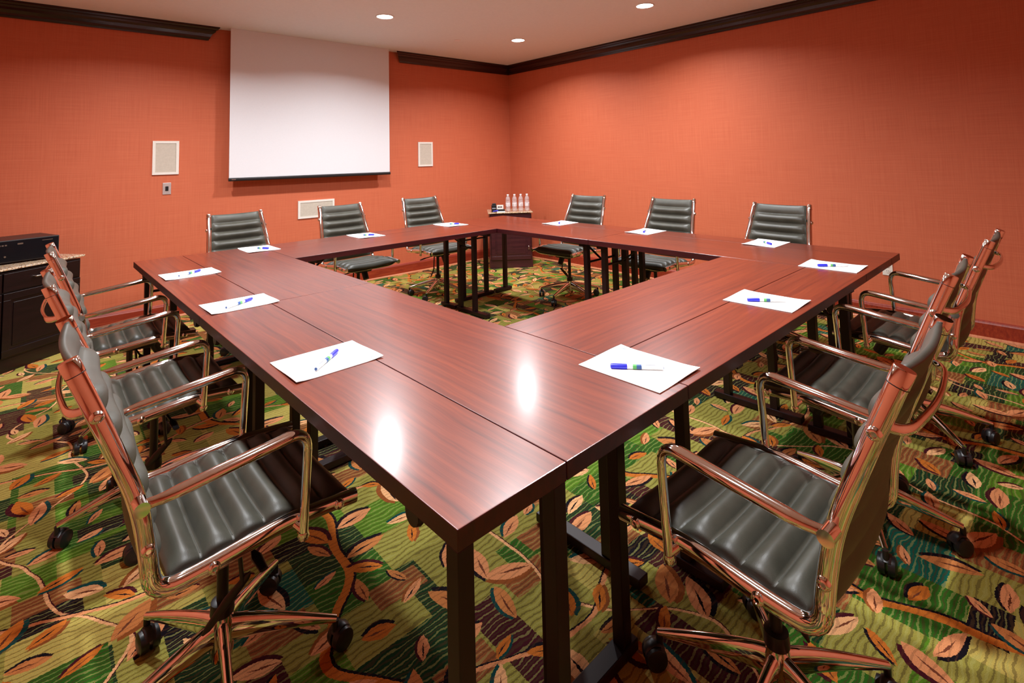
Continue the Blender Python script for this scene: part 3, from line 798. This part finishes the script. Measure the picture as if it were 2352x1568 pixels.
# ------------------------------------------------------------------ cabinets
def cabinet(name, label, px, py, ang, W, Dp, H, mt, doors, handle):
    """front bottom right corner at (px, py); front runs back along 'ang' to the left."""
    t = thing(name, label, 'cabinet', (px, py, 0), ang)
    # local: x from -W..0 along the front, y into the corner
    bm = BM(); box(bm, -W+0.01, -0.01, 0.012, Dp, 0.0, 0.095); box(bm, -W, 0, 0.006, Dp, 0.095, H-0.026, bev=0.002); obj('body', bm, mt, t)
    bm = BM(); box(bm, -W-0.004, 0.004, 0.0, Dp, 0.0, 0.085); box(bm, -W-0.002, 0.002, 0.003, Dp, 0.085, 0.095); obj('plinth', bm, mt, t)
    bm = BM(); box(bm, -W-0.018, 0.018, -0.018, Dp+0.005, H-0.014, H, bev=0.003); obj('stone_top', bm, M['granite'], t)
    return t
def panel_door(par, x0, x1, z0, z1, mt, hx, hz, hor=True, name='door'):
    g = 0.003; bm = BM(); f = 0.045
    x0 += g; x1 -= g
    for d in ((x0, x1, z1-f, z1), (x0, x1, z0, z0+f), (x0, x0+f, z0+f, z1-f), (x1-f, x1, z0+f, z1-f)):
        box(bm, d[0], d[1], -0.014, 0.006, d[2], d[3], bev=0.002)
    box(bm, x0+f, x1-f, -0.004, 0.006, z0+f, z1-f)
    box(bm, x0+f+0.02, x1-f-0.02, -0.008, -0.003, z0+f+0.02, z1-f-0.02, bev=0.003)
    dr = obj(name, bm, mt, par)
    if hx is None: return
    bm = BM()
    if hor: pts = fillet([(hx-0.035, -0.014, hz), (hx-0.035, -0.036, hz), (hx+0.035, -0.036, hz), (hx+0.035, -0.014, hz)], 0.012, 5); sd = Vector((0, 0, 1))
    else: pts = fillet([(hx, -0.014, hz-0.02), (hx, -0.032, hz-0.02), (hx, -0.032, hz+0.02), (hx, -0.014, hz+0.02)], 0.01, 5); sd = Vector((1, 0, 0))
    sweep(bm, pts, 0.005, 0.004, side=sd, n=10); obj('handle', bm, M['silver'], dr, True, 50)
HC = 0.672
tc = cabinet('corner_cabinet', 'small dark corner cabinet with stone top and four water bottles', 3.965, 3.975, math.radians(-37), 0.515, 0.42, HC, M['cab2'], 1, True)
bm = BM(); box(bm, -0.505, -0.01, -0.006, 0.006, HC-0.075, HC-0.030); obj('frieze', bm, M['cab2'], tc)
panel_door(tc, -0.50, -0.015, 0.10, HC-0.085, M['cab2'], -0.045, 0.24, False)
WL_ = 1.05
tl = cabinet('credenza', 'long black wooden cabinet with stone top at the left picture edge', -0.285, 4.475, math.radians(38), WL_, 0.36, 0.680, M['cab'], 2, True)
for k in range(2):
    x1 = -0.01-k*(WL_/2-0.005); x0 = x1-WL_/2+0.01
    bm = BM(); box(bm, x0+0.003, x1-0.003, -0.010, 0.006, 0.68-0.155, 0.68-0.035, bev=0.002); d = obj('drawer', bm, M['cab'], tl)
    bm = BM(); hx = (x0+x1)/2; hz = 0.68-0.085
    pts = fillet([(hx-0.072, -0.010, hz), (hx-0.072, -0.034, hz), (hx+0.072, -0.034, hz), (hx+0.072, -0.010, hz)], 0.012, 5)
    sweep(bm, pts, 0.005, 0.004, side=Vector((0, 0, 1)), n=10); obj('handle', bm, M['silver'], d, True, 50)
    panel_door(tl, x0, x1, 0.10, 0.68-0.165, M['cab'], None, 0.40, False)

# black equipment on the credenza
t = thing('media_player', 'black electronic equipment box on the black cabinet at left', 'electronics', (-0.415, 4.44, 0.680), math.radians(18))
bm = BM(); box(bm, -0.58, 0, 0.0, 0.34, 0.012, 0.165, bev=0.004); bd = obj('housing', bm, M['black'], t)
bm = BM(); box(bm, -0.572, -0.008, -0.004, 0.0, 0.020, 0.158); fp = obj('front_panel', bm, plain('gloss_black_panel', (0.006, 0.006, 0.008), 0.12), t)
bm = BM()
for k in range(9): box(bm, -0.43+0.016*k, -0.43+0.016*k+0.011, -0.0048, -0.004, 0.128, 0.137)
obj('silver_lettering', bm, M['silver'], fp)
bm = BM(); box(bm, -0.235, -0.205, -0.0048, -0.004, 0.130, 0.140); box(bm, -0.10, -0.04, -0.0048, -0.004, 0.140, 0.144); obj('badge', bm, M['silver'], fp)
bm = BM(); lathe(bm, [(0.0, 0.004), (0.006, 0.004), (0.006, 0)], 14, caps=False, mtx=Matrix.Translation((-0.30, -0.004, 0.055)) @ Matrix.Rotation(PI/2, 4, 'X')); obj('power_button', bm, M['silver'], fp)
for fx in (-0.54, -0.04):
    for fy in (0.03, 0.30):
        bm = BM(); lathe(bm, [(0.015, 0), (0.015, 0.013)], 14); f_ = obj('rubber_foot', bm, M['black'], t); f_.location = (fx, fy, 0)

# things on the corner cabinet (local frame of the cabinet)
def cabw(x, y, z=HC):
    a = math.radians(-37); return (3.965+math.cos(a)*x-math.sin(a)*y, 3.975+math.sin(a)*x+math.cos(a)*y, z)
def make_bottle():
    t = thing('water_bottle', '', 'bottle')
    prof = [(0.020, 0.0), (0.028, 0.004)]
    z = 0.006
    while z < 0.135:
        prof += [(0.0290, z), (0.0275, z+0.007)]; z += 0.014
    prof += [(0.029, 0.140), (0.028, 0.152), (0.022, 0.172), (0.0125, 0.186), (0.0115, 0.196)]
    bm = BM(); lathe(bm, prof, 24); bt = obj('bottle_body', bm, M['clear'], t, True)
    bm = BM(); lathe(bm, [(0.0298, 0.060), (0.0300, 0.061), (0.0300, 0.105), (0.0298, 0.106)], 24); obj('paper_label', bm, M['label'], t, True, 40)
    bm = BM(); lathe(bm, [(0.0140, 0.192), (0.0145, 0.194), (0.0145, 0.206), (0.0130, 0.209), (0.0, 0.209)], 20, caps=False); obj('cap', bm, M['white'], t, True, 40)
    return t
b0 = make_bottle()
words = ['leftmost of the four water bottles, closest to the small black box', 'second water bottle from the left on the corner cabinet',
         'third water bottle from the left on the corner cabinet', 'rightmost of the four water bottles on the corner cabinet']
for i, xx in enumerate((-0.278, -0.196, -0.118, -0.040)):
    b = b0 if i == 0 else copy_tree(b0)
    b.location = cabw(xx, 0.10); b.rotation_euler = (0, 0, 0.7*i)
    b['label'] = 'clear ribbed bottle, ' + words[i]; b['category'] = 'bottle'; b['group'] = 'water bottles on the corner cabinet'
aC = math.radians(-37)
t = thing('small_box', 'small black box standing left on the corner cabinet', 'box', cabw(-0.455, 0.08), aC)
bm = BM(); box(bm, -0.030, 0.030, -0.030, 0.030, 0.0, 0.085, bev=0.004); box(bm, -0.022, 0.026, -0.02, 0.02, 0.085, 0.105, bev=0.006); obj('body', bm, M['black'], t)
bm = BM(); box(bm, -0.022, 0.022, -0.0306, -0.030, 0.040, 0.052); obj('printed_label', bm, M['grey'], t)
t = thing('card_holder', 'small white card holder on dark base beside the water bottles', 'card holder', cabw(-0.375, 0.09), aC)
bm = BM(); box(bm, -0.046, 0.055, -0.025, 0.025, 0, 0.030, bev=0.004); obj('stand', bm, M['black'], t)
bm = BM(); box(bm, -0.046, 0.038, -0.006, 0.006, 0.030, 0.082, bev=0.002); cd = obj('card', bm, M['almond'], t)
bm = BM()
for k in range(3): box(bm, -0.028+0.018*k, -0.015+0.018*k, -0.0068, -0.006, 0.048, 0.066)
obj('dark_print', bm, M['cab2'], cd)
t = thing('folded_note', 'small flat white paper at the front of the corner cabinet top', 'paper', cabw(-0.375, 0.025), aC)
bm = BM(); box(bm, -0.045, 0.055, -0.022, 0.022, 0, 0.008, bev=0.001); obj('sheet', bm, M['paper'], t)
bm = BM(); cyl(bm, (-0.075, 0, 0.006), (-0.012, 0.002, 0.0145), 0.006, n=12)
o = obj('marker_pen', bm, M['blue'], None, True, 40); o.location = cabw(-0.395, 0.020, HC+0.006); o.rotation_euler = (0, 0, aC)
tag(o, 'short blue pen resting across the white note on the corner cabinet', 'pen')
